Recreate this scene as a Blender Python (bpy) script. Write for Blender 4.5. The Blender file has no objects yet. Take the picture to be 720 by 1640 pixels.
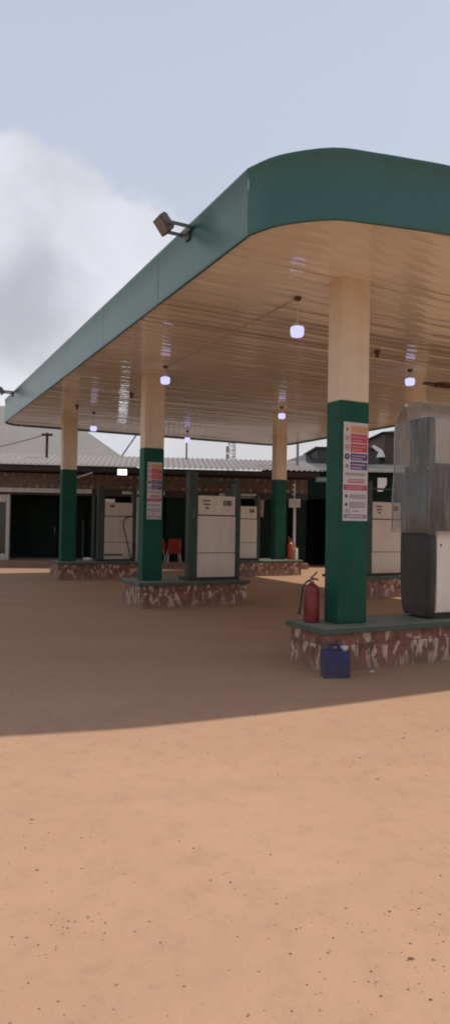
import bpy, bmesh, math, random
from mathutils import Vector, Matrix, noise
random.seed(7)
SC = bpy.context.scene
COL = SC.collection
R = math.radians
PI = math.pi
TH = R(27.0)                       # the canopy grid is turned 27 degrees to the camera
CS, SN = math.cos(TH), math.sin(TH)
O = (1.40, 7.85)                   # foot of the nearest column
def W(u, v, z=0.0):                # u: along the column row, going away; v: across, to the right
    return Vector((O[0] - SN*u + CS*v, O[1] + CS*u + SN*v, z))

# ------------------------------------------------------------------ materials
def nodes_of(name):
    m = bpy.data.materials.new(name); m.use_nodes = True
    nt = m.node_tree
    for n in list(nt.nodes): nt.nodes.remove(n)
    out = nt.nodes.new('ShaderNodeOutputMaterial')
    return m, nt, out
def N(nt, kind, **kw):
    n = nt.nodes.new(kind)
    for k, v in kw.items():
        if k in n.inputs: n.inputs[k].default_value = v
        else: setattr(n, k, v)
    return n
def L(nt, a, b): nt.links.new(a, b)
def rgba(c): return (c[0], c[1], c[2], 1.0)
def ramp(nt, stops, interp='LINEAR'):
    n = nt.nodes.new('ShaderNodeValToRGB'); cr = n.color_ramp; cr.interpolation = interp
    while len(cr.elements) < len(stops): cr.elements.new(0.5)
    for e, (p, c) in zip(cr.elements, stops):
        e.position = p; e.color = rgba(c)
    return n
def mix(nt, fac, a, b, mode='MIX'):
    n = nt.nodes.new('ShaderNodeMix'); n.data_type = 'RGBA'; n.blend_type = mode
    for sock, val in ((n.inputs[0], fac), (n.inputs[6], a), (n.inputs[7], b)):
        if hasattr(val, 'node'): L(nt, val, sock)
        elif isinstance(val, (int, float)): sock.default_value = val
        else: sock.default_value = rgba(val)
    return n.outputs[2]
def paint(name, col, rough=0.55, metal=0.0, var=0.18, scale=3.0, bump=0.15, bscale=40.0, dirt=None, dirt_h=None, streak=0.0, spec=0.5):
    """painted or plastic surface with blotches, grime and a fine bump; dirt_h=(z0,z1) makes grime rise from the foot (world z)"""
    m, nt, out = nodes_of(name)
    b = N(nt, 'ShaderNodeBsdfPrincipled', Roughness=rough, Metallic=metal)
    b.inputs['Specular IOR Level'].default_value = spec
    L(nt, b.outputs[0], out.inputs[0])
    g = N(nt, 'ShaderNodeNewGeometry')
    n1 = N(nt, 'ShaderNodeTexNoise', Scale=scale, Detail=6.0, Roughness=0.65); L(nt, g.outputs['Position'], n1.inputs['Vector'])
    r = ramp(nt, [(0.3, [x*(1-var) for x in col]), (0.7, [min(1, x*(1+var)) for x in col])]); L(nt, n1.outputs['Fac'], r.inputs[0])
    c = r.outputs[0]
    if streak:
        mp = N(nt, 'ShaderNodeMapping'); mp.inputs['Scale'].default_value = (5.0, 5.0, 0.35); L(nt, g.outputs['Position'], mp.inputs[0])
        n3 = N(nt, 'ShaderNodeTexNoise', Scale=1.6, Detail=5.0); L(nt, mp.outputs[0], n3.inputs['Vector'])
        r3 = ramp(nt, [(0.42, (0,0,0)), (0.68, (1,1,1))]); L(nt, n3.outputs['Fac'], r3.inputs[0])
        mm = N(nt, 'ShaderNodeMath', operation='MULTIPLY'); L(nt, r3.outputs[0], mm.inputs[0]); mm.inputs[1].default_value = streak
        c = mix(nt, mm.outputs[0], c, dirt or [x*0.45 for x in col])
    if dirt_h:
        sx = N(nt, 'ShaderNodeSeparateXYZ'); L(nt, g.outputs['Position'], sx.inputs[0])
        mr = N(nt, 'ShaderNodeMapRange'); mr.inputs[1].default_value = dirt_h[0]; mr.inputs[2].default_value = dirt_h[1]
        mr.inputs[3].default_value = 1.0; mr.inputs[4].default_value = 0.0; L(nt, sx.outputs[2], mr.inputs[0])
        n4 = N(nt, 'ShaderNodeTexNoise', Scale=7.0, Detail=5.0); L(nt, g.outputs['Position'], n4.inputs['Vector'])
        mu = N(nt, 'ShaderNodeMath', operation='MULTIPLY'); L(nt, mr.outputs[0], mu.inputs[0]); L(nt, n4.outputs['Fac'], mu.inputs[1])
        c = mix(nt, mu.outputs[0], c, dirt or (0.20, 0.12, 0.08))
    L(nt, c, b.inputs['Base Color'])
    if bump:
        n2 = N(nt, 'ShaderNodeTexNoise', Scale=bscale, Detail=3.0); L(nt, g.outputs['Position'], n2.inputs['Vector'])
        bp = N(nt, 'ShaderNodeBump', Strength=bump, Distance=0.01); L(nt, n2.outputs['Fac'], bp.inputs['Height'])
        L(nt, bp.outputs[0], b.inputs['Normal'])
    return m
def glow(name, col, strength):
    m, nt, out = nodes_of(name)
    e = N(nt, 'ShaderNodeEmission', Color=rgba(col), Strength=strength)
    L(nt, e.outputs[0], out.inputs[0])
    return m

def mat_ground():
    m, nt, out = nodes_of('sandy_concrete')
    b = N(nt, 'ShaderNodeBsdfPrincipled', Roughness=0.95); b.inputs['Specular IOR Level'].default_value = 0.15
    L(nt, b.outputs[0], out.inputs[0])
    g = N(nt, 'ShaderNodeNewGeometry'); P = g.outputs['Position']
    n1 = N(nt, 'ShaderNodeTexNoise', Scale=0.45, Detail=8.0, Roughness=0.62); L(nt, P, n1.inputs['Vector'])
    r1 = ramp(nt, [(0.30, (0.41, 0.246, 0.152)), (0.55, (0.445, 0.271, 0.168)), (0.75, (0.475, 0.296, 0.187))]); L(nt, n1.outputs['Fac'], r1.inputs[0])
    n2 = N(nt, 'ShaderNodeTexNoise', Scale=6.0, Detail=9.0, Roughness=0.7); L(nt, P, n2.inputs['Vector'])
    r2 = ramp(nt, [(0.30, (0.84, 0.82, 0.80)), (0.48, (1, 1, 1)), (0.8, (1.06, 1.05, 1.03))]); L(nt, n2.outputs['Fac'], r2.inputs[0])
    c = mix(nt, 0.75, r1.outputs[0], r2.outputs[0], 'MULTIPLY')
    # grit
    v = N(nt, 'ShaderNodeTexVoronoi', Scale=26.0); v.inputs['Randomness'].default_value = 1.0; L(nt, P, v.inputs['Vector'])
    n5 = N(nt, 'ShaderNodeTexNoise', Scale=1.3, Detail=3.0); L(nt, P, n5.inputs['Vector'])
    thr = N(nt, 'ShaderNodeMapRange'); thr.inputs[1].default_value = 0.35; thr.inputs[2].default_value = 0.75; thr.inputs[3].default_value = 0.04; thr.inputs[4].default_value = 0.17
    L(nt, n5.outputs['Fac'], thr.inputs[0])
    lt = N(nt, 'ShaderNodeMath', operation='LESS_THAN'); L(nt, v.outputs['Distance'], lt.inputs[0]); L(nt, thr.outputs[0], lt.inputs[1])
    sp = N(nt, 'ShaderNodeMath', operation='MULTIPLY'); L(nt, lt.outputs[0], sp.inputs[0]); sp.inputs[1].default_value = 0.35
    c = mix(nt, sp.outputs[0], c, (0.25, 0.16, 0.11))
    # worn oily tracks where cars stop (dark, along the islands)
    mp = N(nt, 'ShaderNodeMapping'); mp.inputs['Rotation'].default_value = (0, 0, -TH); mp.inputs['Scale'].default_value = (0.16, 0.7, 1); L(nt, P, mp.inputs[0])
    n6 = N(nt, 'ShaderNodeTexNoise', Scale=1.5, Detail=6.0, Roughness=0.6); L(nt, mp.outputs[0], n6.inputs['Vector'])
    r6 = ramp(nt, [(0.45, (0, 0, 0)), (0.72, (1, 1, 1))]); L(nt, n6.outputs['Fac'], r6.inputs[0])
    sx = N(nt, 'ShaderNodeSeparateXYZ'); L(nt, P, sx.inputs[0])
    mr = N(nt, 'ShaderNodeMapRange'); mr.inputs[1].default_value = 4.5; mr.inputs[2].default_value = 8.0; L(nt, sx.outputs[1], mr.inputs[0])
    mu = N(nt, 'ShaderNodeMath', operation='MULTIPLY'); L(nt, r6.outputs[0], mu.inputs[0]); L(nt, mr.outputs[0], mu.inputs[1])
    m3 = N(nt, 'ShaderNodeMath', operation='MULTIPLY'); L(nt, mu.outputs[0], m3.inputs[0]); m3.inputs[1].default_value = 0.35
    c = mix(nt, m3.outputs[0], c, (0.22, 0.14, 0.10))
    m4 = N(nt, 'ShaderNodeMath', operation='MULTIPLY'); L(nt, mr.outputs[0], m4.inputs[0]); m4.inputs[1].default_value = 0.35  # besides the tracks: canopy shade deepened in the ground colour, evenly
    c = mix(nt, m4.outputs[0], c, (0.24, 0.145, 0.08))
    rt = N(nt, 'ShaderNodeVectorRotate', rotation_type='Z_AXIS', Angle=-(TH+R(-4))); L(nt, P, rt.inputs['Vector'])
    nw = N(nt, 'ShaderNodeTexNoise', Scale=0.35, Detail=3.0); L(nt, P, nw.inputs['Vector'])
    wv = N(nt, 'ShaderNodeVectorMath', operation='MULTIPLY_ADD'); L(nt, nw.outputs['Color'], wv.inputs[0]); wv.inputs[1].default_value = (1.6, 1.6, 0); L(nt, rt.outputs[0], wv.inputs[2])
    sw = N(nt, 'ShaderNodeSeparateXYZ'); L(nt, wv.outputs[0], sw.inputs[0])
    wf = N(nt, 'ShaderNodeMath', operation='PINGPONG'); L(nt, sw.outputs[1], wf.inputs[0]); wf.inputs[1].default_value = 0.78
    rw = ramp(nt, [(0.0, (1, 1, 1)), (0.09, (0.8,)*3), (0.14, (0, 0, 0))]); L(nt, wf.outputs[0], rw.inputs[0])
    nm = N(nt, 'ShaderNodeTexNoise', Scale=0.9, Detail=5.0, Roughness=0.65); L(nt, P, nm.inputs['Vector'])
    rm = ramp(nt, [(0.42, (0, 0, 0)), (0.66, (0.34,)*3)]); L(nt, nm.outputs['Fac'], rm.inputs[0])
    wm_ = N(nt, 'ShaderNodeMath', operation='MULTIPLY'); L(nt, rw.outputs[0], wm_.inputs[0]); L(nt, rm.outputs[0], wm_.inputs[1])
    c = mix(nt, wm_.outputs[0], c, (0.30, 0.185, 0.118))
    np_ = N(nt, 'ShaderNodeTexNoise', Scale=2.6, Detail=7.0, Roughness=0.7); L(nt, P, np_.inputs['Vector'])
    rp = ramp(nt, [(0.56, (0, 0, 0)), (0.66, (0.30,)*3)]); L(nt, np_.outputs['Fac'], rp.inputs[0])
    c = mix(nt, rp.outputs[0], c, (0.33, 0.205, 0.135))
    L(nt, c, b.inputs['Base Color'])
    nb = N(nt, 'ShaderNodeTexNoise', Scale=22.0, Detail=9.0, Roughness=0.75); L(nt, P, nb.inputs['Vector'])
    bp = N(nt, 'ShaderNodeBump', Strength=0.35, Distance=0.03); L(nt, nb.outputs['Fac'], bp.inputs['Height'])
    L(nt, bp.outputs[0], b.inputs['Normal'])
    return m

def mat_tiles(name, th, base, pale, dark, pitch=0.22, spots=False):
    """broken patterned tiles on a vertical face; th = heading of the face grid"""
    m, nt, out = nodes_of(name)
    b = N(nt, 'ShaderNodeBsdfPrincipled', Roughness=0.45); L(nt, b.outputs[0], out.inputs[0])
    g = N(nt, 'ShaderNodeNewGeometry')
    rot = N(nt, 'ShaderNodeVectorRotate', rotation_type='Z_AXIS', Angle=-th); L(nt, g.outputs['Position'], rot.inputs['Vector'])
    sx = N(nt, 'ShaderNodeSeparateXYZ'); L(nt, rot.outputs[0], sx.inputs[0])
    ad = N(nt, 'ShaderNodeMath', operation='ADD'); L(nt, sx.outputs[0], ad.inputs[0]); L(nt, sx.outputs[1], ad.inputs[1])
    cb = N(nt, 'ShaderNodeCombineXYZ'); L(nt, ad.outputs[0], cb.inputs[0]); L(nt, sx.outputs[2], cb.inputs[1])
    mp = N(nt, 'ShaderNodeMapping'); mp.inputs['Scale'].default_value = (1.0/pitch, 0.72/pitch, 1); L(nt, cb.outputs[0], mp.inputs[0])
    fl = N(nt, 'ShaderNodeVectorMath', operation='FLOOR'); L(nt, mp.outputs[0], fl.inputs[0])
    wn = N(nt, 'ShaderNodeTexWhiteNoise'); L(nt, fl.outputs[0], wn.inputs['Vector'])
    s2 = N(nt, 'ShaderNodeSeparateColor'); L(nt, wn.outputs['Color'], s2.inputs[0])
    nz = N(nt, 'ShaderNodeTexNoise', Scale=1.7, Detail=4.0, Roughness=0.6); L(nt, mp.outputs[0], nz.inputs['Vector'])
    r = ramp(nt, [(0.34, dark), (0.46, base), (0.62, [x*1.3 for x in base]), (0.72, [x*0.7 for x in base])]); L(nt, nz.outputs['Fac'], r.inputs[0])
    if spots:                      # a pale lozenge in each tile
        fr_ = N(nt, 'ShaderNodeVectorMath', operation='FRACTION'); L(nt, mp.outputs[0], fr_.inputs[0])
        sf = N(nt, 'ShaderNodeSeparateXYZ'); L(nt, fr_.outputs[0], sf.inputs[0])
        def dist(sock, k):
            a_ = N(nt, 'ShaderNodeMath', operation='SUBTRACT'); L(nt, sock, a_.inputs[0]); a_.inputs[1].default_value = 0.5
            b_ = N(nt, 'ShaderNodeMath', operation='ABSOLUTE'); L(nt, a_.outputs[0], b_.inputs[0])
            c_ = N(nt, 'ShaderNodeMath', operation='MULTIPLY'); L(nt, b_.outputs[0], c_.inputs[0]); c_.inputs[1].default_value = k
            return c_.outputs[0]
        dd = N(nt, 'ShaderNodeMath', operation='ADD'); L(nt, dist(sf.outputs[0], 1.0), dd.inputs[0]); L(nt, dist(sf.outputs[1], 1.3), dd.inputs[1])
        rs = ramp(nt, [(0.18, (1,1,1)), (0.30, (0,0,0))]); L(nt, dd.outputs[0], rs.inputs[0])
        ms = N(nt, 'ShaderNodeMath', operation='MULTIPLY'); L(nt, rs.outputs[0], ms.inputs[0]); L(nt, s2.outputs[0], ms.inputs[1])
        c = mix(nt, ms.outputs[0], r.outputs[0], pale)
    else:                          # marbled pale strokes, shifted from tile to tile
        sc_ = N(nt, 'ShaderNodeVectorMath', operation='MULTIPLY_ADD'); L(nt, wn.outputs['Color'], sc_.inputs[0]); sc_.inputs[1].default_value = (3, 3, 3); L(nt, mp.outputs[0], sc_.inputs[2])
        ml = N(nt, 'ShaderNodeMapping'); ml.inputs['Rotation'].default_value = (0, 0, R(-25)); ml.inputs['Scale'].default_value = (1.7, 1.15, 1); L(nt, sc_.outputs[0], ml.inputs[0])
        n7 = N(nt, 'ShaderNodeTexNoise', Scale=1.15, Detail=2.0, Roughness=0.5, Distortion=0.5); L(nt, ml.outputs[0], n7.inputs['Vector'])
        r7 = ramp(nt, [(0.54, (0,0,0)), (0.60, (0.85,)*3)]); L(nt, n7.outputs['Fac'], r7.inputs[0])
        c = mix(nt, r7.outputs[0], r.outputs[0], pale)
    n1 = N(nt, 'ShaderNodeTexNoise', Scale=9.0, Detail=6.0); L(nt, g.outputs['Position'], n1.inputs['Vector'])
    r1 = ramp(nt, [(0.3, (0.55, 0.5, 0.48)), (0.6, (1.05, 1.05, 1.05))]); L(nt, n1.outputs['Fac'], r1.inputs[0])
    c = mix(nt, 0.85, c, r1.outputs[0], 'MULTIPLY')
    bt = N(nt, 'ShaderNodeTexBrick', Scale=1.0); bt.offset = 0.0
    bt.inputs['Mortar Size'].default_value = 0.02; bt.inputs['Brick Width'].default_value = 1.6; bt.inputs['Row Height'].default_value = 1.0
    bt.inputs['Color1'].default_value = (0, 0, 0, 1); bt.inputs['Color2'].default_value = (0, 0, 0, 1); bt.inputs['Mortar'].default_value = (1, 1, 1, 1)
    L(nt, mp.outputs[0], bt.inputs['Vector'])
    c = mix(nt, bt.outputs['Color'], c, (0.10, 0.075, 0.06))
    mr = N(nt, 'ShaderNodeMapRange'); mr.inputs[1].default_value = 0.0; mr.inputs[2].default_value = 0.2; mr.inputs[3].default_value = 0.6; mr.inputs[4].default_value = 0.0
    L(nt, sx.outputs[2], mr.inputs[0])
    c = mix(nt, mr.outputs[0], c, (0.28, 0.17, 0.115))
    L(nt, c, b.inputs['Base Color'])
    bp = N(nt, 'ShaderNodeBump', Strength=0.3, Distance=0.01); L(nt, s2.outputs[1], bp.inputs['Height']); L(nt, bp.outputs[0], b.inputs['Normal'])
    return m

def mat_plastic():
    m, nt, out = nodes_of('clear_plastic_film')
    g = N(nt, 'ShaderNodeNewGeometry')
    mp = N(nt, 'ShaderNodeMapping'); mp.inputs['Scale'].default_value = (3.5, 3.5, 0.8); L(nt, g.outputs['Position'], mp.inputs[0])
    n1 = N(nt, 'ShaderNodeTexNoise', Scale=1.6, Detail=4.0, Roughness=0.6); L(nt, mp.outputs[0], n1.inputs['Vector'])
    n1.inputs['Distortion'].default_value = 0.25
    r = ramp(nt, [(0.35, (0.10,)*3), (0.60, (0.22,)*3), (0.72, (0.42,)*3)]); L(nt, n1.outputs['Fac'], r.inputs[0])
    mpf = N(nt, 'ShaderNodeMapping'); mpf.inputs['Scale'].default_value = (7.0, 7.0, 0.6); L(nt, g.outputs['Position'], mpf.inputs[0])
    nf = N(nt, 'ShaderNodeTexNoise', Scale=1.3, Detail=1.0, Roughness=0.4, Distortion=0.15); L(nt, mpf.outputs[0], nf.inputs['Vector'])
    rf = ramp(nt, [(0.44, (0,)*3), (0.49, (0.16,)*3), (0.50, (0.18,)*3), (0.55, (0,)*3)]); L(nt, nf.outputs['Fac'], rf.inputs[0])  # wrinkle highlights painted in as thin paler lines
    ad = N(nt, 'ShaderNodeMath', operation='ADD', use_clamp=True); L(nt, r.outputs[0], ad.inputs[0]); L(nt, rf.outputs[0], ad.inputs[1])
    tr = N(nt, 'ShaderNodeBsdfTransparent', Color=(0.93, 0.93, 0.92, 1))
    df = N(nt, 'ShaderNodeBsdfDiffuse', Color=(0.75, 0.72, 0.70, 1))
    tl = N(nt, 'ShaderNodeBsdfTranslucent', Color=(0.6, 0.58, 0.56, 1))
    a = N(nt, 'ShaderNodeMixShader', Fac=0.5); L(nt, df.outputs[0], a.inputs[1]); L(nt, tl.outputs[0], a.inputs[2])
    m1 = N(nt, 'ShaderNodeMixShader'); L(nt, ad.outputs[0], m1.inputs[0]); L(nt, tr.outputs[0], m1.inputs[1]); L(nt, a.outputs[0], m1.inputs[2])
    gl = N(nt, 'ShaderNodeBsdfGlossy', Roughness=0.12, Color=(0.9, 0.9, 0.9, 1))
    bp = N(nt, 'ShaderNodeBump', Strength=0.5, Distance=0.05); L(nt, n1.outputs['Fac'], bp.inputs['Height']); L(nt, bp.outputs[0], gl.inputs['Normal'])
    fr = N(nt, 'ShaderNodeFresnel', IOR=1.5)
    m2 = N(nt, 'ShaderNodeMixShader'); L(nt, fr.outputs[0], m2.inputs[0]); L(nt, m1.outputs[0], m2.inputs[1]); L(nt, gl.outputs[0], m2.inputs[2])
    L(nt, m2.outputs[0], out.inputs[0])
    return m

def mat_soffit():
    m, nt, out = nodes_of('glossy_cream_ceiling_strip')
    b = N(nt, 'ShaderNodeBsdfPrincipled', Roughness=0.10); b.inputs['Specular IOR Level'].default_value = 0.5
    L(nt, b.outputs[0], out.inputs[0])
    g = N(nt, 'ShaderNodeNewGeometry'); P = g.outputs['Position']
    rot = N(nt, 'ShaderNodeVectorRotate', rotation_type='Z_AXIS', Angle=-TH); L(nt, P, rot.inputs['Vector'])
    mp = N(nt, 'ShaderNodeMapping'); mp.inputs['Scale'].default_value = (0.25, 2.2, 1); L(nt, rot.outputs[0], mp.inputs[0])
    n1 = N(nt, 'ShaderNodeTexNoise', Scale=1.7, Detail=6.0, Roughness=0.6); L(nt, mp.outputs[0], n1.inputs['Vector'])
    r1 = ramp(nt, [(0.22, (0.73, 0.67, 0.58)), (0.5, (0.78, 0.73, 0.645)), (0.75, (0.80, 0.755, 0.675))]); L(nt, n1.outputs['Fac'], r1.inputs[0])
    n2 = N(nt, 'ShaderNodeTexNoise', Scale=0.55, Detail=5.0); L(nt, P, n2.inputs['Vector'])
    r2 = ramp(nt, [(0.35, (0.86, 0.83, 0.80)), (0.6, (1, 1, 1))]); L(nt, n2.outputs['Fac'], r2.inputs[0])
    c = mix(nt, 0.8, r1.outputs[0], r2.outputs[0], 'MULTIPLY')
    L(nt, c, b.inputs['Base Color'])
    mp2 = N(nt, 'ShaderNodeMapping'); mp2.inputs['Scale'].default_value = (0.8, 2.5, 1); L(nt, rot.outputs[0], mp2.inputs[0])
    nb = N(nt, 'ShaderNodeTexNoise', Scale=2.0, Detail=2.0); L(nt, mp2.outputs[0], nb.inputs['Vector'])
    bp = N(nt, 'ShaderNodeBump', Strength=0.16, Distance=0.03); L(nt, nb.outputs['Fac'], bp.inputs['Height']); L(nt, bp.outputs[0], b.inputs['Normal'])
    return m

M = {}
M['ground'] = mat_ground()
M['pebble'] = paint('brown_pebble', (0.29, 0.18, 0.122), 0.9, var=0.5, scale=9)
M['soffit'] = mat_soffit()
M['fascia'] = paint('teal_fascia_paint', (0.022, 0.105, 0.088), 0.30, var=0.14, scale=0.8, bump=0.05, bscale=3, streak=0.18, dirt=(0.030, 0.075, 0.070))
M['green'] = paint('green_gloss_paint', (0.007, 0.080, 0.053), 0.5, var=0.22, scale=2.5, bump=0.1, bscale=9, streak=0.35, dirt=(0.022, 0.062, 0.042), dirt_h=(0.48, 0.85), spec=0.15)
M['cream'] = paint('cream_wall_paint', (0.64, 0.55, 0.42), 0.6, var=0.07, scale=2, bump=0.12, bscale=25, streak=0.3, dirt=(0.50, 0.41, 0.31))
M['roofdeck'] = paint('grey_roof_sheet', (0.35, 0.34, 0.33), 0.6)
M['tiles'] = mat_tiles('patterned_plinth_tiles', TH, (0.215, 0.085, 0.052), (0.60, 0.47, 0.36), (0.085, 0.06, 0.03), pitch=0.21)
M['slab'] = paint('green_grey_slab', (0.16, 0.165, 0.13), 0.7, var=0.25, scale=5, bump=0.3, bscale=25)
M['slabedge'] = paint('dull_green_edge_paint', (0.055, 0.085, 0.06), 0.6, var=0.3, scale=6)
M['white'] = paint('off_white_enamel', (0.62, 0.56, 0.49), 0.45, var=0.06, scale=1.8, bump=0.03, streak=0.22, dirt=(0.40, 0.32, 0.26), dirt_h=(0.45, 0.8))
M['white3'] = paint('clean_white_enamel', (0.76, 0.70, 0.63), 0.4, var=0.05, scale=1.8, bump=0.03, streak=0.25, dirt=(0.55, 0.46, 0.38), dirt_h=(0.45, 0.75))
M['white2'] = paint('dull_white_enamel', (0.50, 0.44, 0.385), 0.5, var=0.07, scale=1.8, bump=0.03, streak=0.22, dirt=(0.30, 0.24, 0.2), dirt_h=(0.45, 0.75))
M['post'] = paint('dark_green_sheet_metal', (0.020, 0.044, 0.032), 0.55, var=0.2, scale=3, streak=0.3, dirt=(0.06, 0.05, 0.04))
M['seam'] = paint('dark_seam_rubber', (0.035, 0.03, 0.028), 0.7)
M['screen'] = paint('dark_display_glass', (0.05, 0.048, 0.045), 0.15, var=0.1, bump=0)
M['digit'] = paint('grey_lcd', (0.16, 0.16, 0.13), 0.25, bump=0)
M['char'] = paint('charcoal_plastic', (0.028, 0.026, 0.027), 0.5, var=0.2, scale=3, bump=0.05, dirt=(0.09, 0.065, 0.05), dirt_h=(0.45, 1.0))
M['graphite'] = paint('graphite_panel', (0.045, 0.047, 0.052), 0.35, var=0.15, scale=3, bump=0.05)
M['film'] = mat_plastic()
M['red'] = paint('red_cylinder_paint', (0.17, 0.018, 0.014), 0.35, var=0.15, scale=6, bump=0.05, streak=0.25, dirt=(0.12, 0.02, 0.015))
M['redlabel'] = paint('faded_red_label', (0.20, 0.035, 0.028), 0.5)
M['orange'] = paint('orange_red_paint', (0.50, 0.075, 0.03), 0.4, var=0.12, scale=6)
M['black'] = paint('black_rubber', (0.014, 0.013, 0.012), 0.6, var=0.2)
M['label'] = paint('cream_paper_label', (0.42, 0.30, 0.24), 0.6)
M['blue'] = paint('blue_jerrycan_plastic', (0.028, 0.036, 0.115), 0.42, var=0.15, scale=8, bump=0.1, bscale=30, dirt=(0.12, 0.085, 0.075), dirt_h=(0.0, 0.18))
M['cap'] = paint('white_plastic_cap', (0.6, 0.57, 0.55), 0.4)
M['greymetal'] = paint('grey_cast_metal', (0.10, 0.095, 0.09), 0.5, metal=0.4, var=0.2)
M['glassdark'] = paint('lamp_front_glass', (0.12, 0.12, 0.125), 0.1, bump=0)
M['bulb'] = glow('cold_white_bulb', (0.60, 0.57, 1.0), 1.2)
M['flood'] = glow('cold_white_led_panel', (0.86, 0.93, 1.0), 5.0)
M['conduit'] = paint('dusty_brown_conduit', (0.46, 0.37, 0.29), 0.6)
M['holder'] = paint('brown_lamp_holder', (0.09, 0.05, 0.035), 0.6)
M['paper'] = paint('poster_paper', (0.50, 0.47, 0.48), 0.4, var=0.07, scale=6, bump=0.03)
M['p_orange'] = paint('poster_orange_ink', (0.55, 0.27, 0.07), 0.4, var=0.1, bump=0)
M['p_red'] = paint('poster_red_ink', (0.45, 0.04, 0.055), 0.4, var=0.1, bump=0)
M['p_navy'] = paint('poster_navy_ink', (0.06, 0.035, 0.17), 0.4, var=0.1, bump=0)
M['p_crim'] = paint('poster_crimson_ink', (0.36, 0.05, 0.10), 0.4, var=0.1, bump=0)
M['p_grey'] = paint('poster_grey_ink', (0.17, 0.15, 0.17), 0.4, bump=0)
M['p_pink'] = paint('poster_pink_ink', (0.52, 0.24, 0.24), 0.4, bump=0)
M['p_light'] = paint('poster_light_ink', (0.50, 0.33, 0.36), 0.4, bump=0)
M['p_dark'] = paint('poster_dark_ink', (0.04, 0.035, 0.055), 0.4, bump=0)
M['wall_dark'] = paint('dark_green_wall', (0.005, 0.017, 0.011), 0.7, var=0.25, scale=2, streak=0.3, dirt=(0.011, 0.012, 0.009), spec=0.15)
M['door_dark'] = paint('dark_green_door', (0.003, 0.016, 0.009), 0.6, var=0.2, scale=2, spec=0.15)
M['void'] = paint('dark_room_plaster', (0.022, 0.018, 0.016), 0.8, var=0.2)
M['trimwhite'] = paint('grey_white_trim', (0.44, 0.43, 0.40), 0.6, var=0.1, scale=3, streak=0.3, dirt=(0.25, 0.2, 0.17))
M['window'] = paint('tinted_window_glass', (0.03, 0.045, 0.04), 0.12, bump=0)
M['bandtiles'] = mat_tiles('brown_frieze_tiles', R(6), (0.10, 0.052, 0.028), (0.42, 0.29, 0.17), (0.06, 0.04, 0.025), pitch=0.27, spots=True)
M['sheet'] = paint('weathered_roofing_sheet', (0.20, 0.172, 0.157), 0.55, var=0.15, scale=2, streak=0.35, dirt=(0.2, 0.15, 0.12))
M['sheet2'] = paint('grey_roofing_sheet', (0.235, 0.215, 0.195), 0.6, var=0.08, scale=1, streak=0.2, dirt=(0.2, 0.17, 0.15))
M['darkroof'] = paint('charcoal_roofing_sheet', (0.060, 0.058, 0.06), 0.7, var=0.2, scale=1, streak=0.3, dirt=(0.08, 0.05, 0.045))
M['eave'] = paint('dark_eave_board', (0.035, 0.028, 0.026), 0.7)
M['floor'] = paint('veranda_cement', (0.26, 0.17, 0.12), 0.9, var=0.2, scale=3)
M['chairred'] = paint('red_chair_plastic', (0.28, 0.025, 0.018), 0.4, var=0.1)
M['leg'] = paint('pale_tube_metal', (0.45, 0.42, 0.38), 0.4, metal=0.3)
M['board'] = paint('grey_notice_board', (0.12, 0.12, 0.115), 0.6, var=0.25, scale=5)
M['signgreen'] = paint('pale_green_sign', (0.12, 0.22, 0.17), 0.5)
M['notice'] = paint('white_notice_sheet', (0.74, 0.73, 0.70), 0.5, var=0.04)
M['cloth'] = paint('pale_pink_cloth', (0.36, 0.26, 0.25), 0.9, var=0.15, scale=8)
M['mastgrey'] = paint('hazy_grey_steel', (0.27, 0.27, 0.28), 0.6)
M['whitepole'] = paint('white_pole_paint', (0.55, 0.52, 0.5), 0.5)
M['brownwall'] = paint('dark_brown_wall', (0.075, 0.055, 0.042), 0.7, var=0.2)
M['tan'] = paint('tan_door_edge', (0.16, 0.13, 0.09), 0.6)
M['yellowcan'] = paint('dusty_white_plastic', (0.42, 0.38, 0.33), 0.5)

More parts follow.
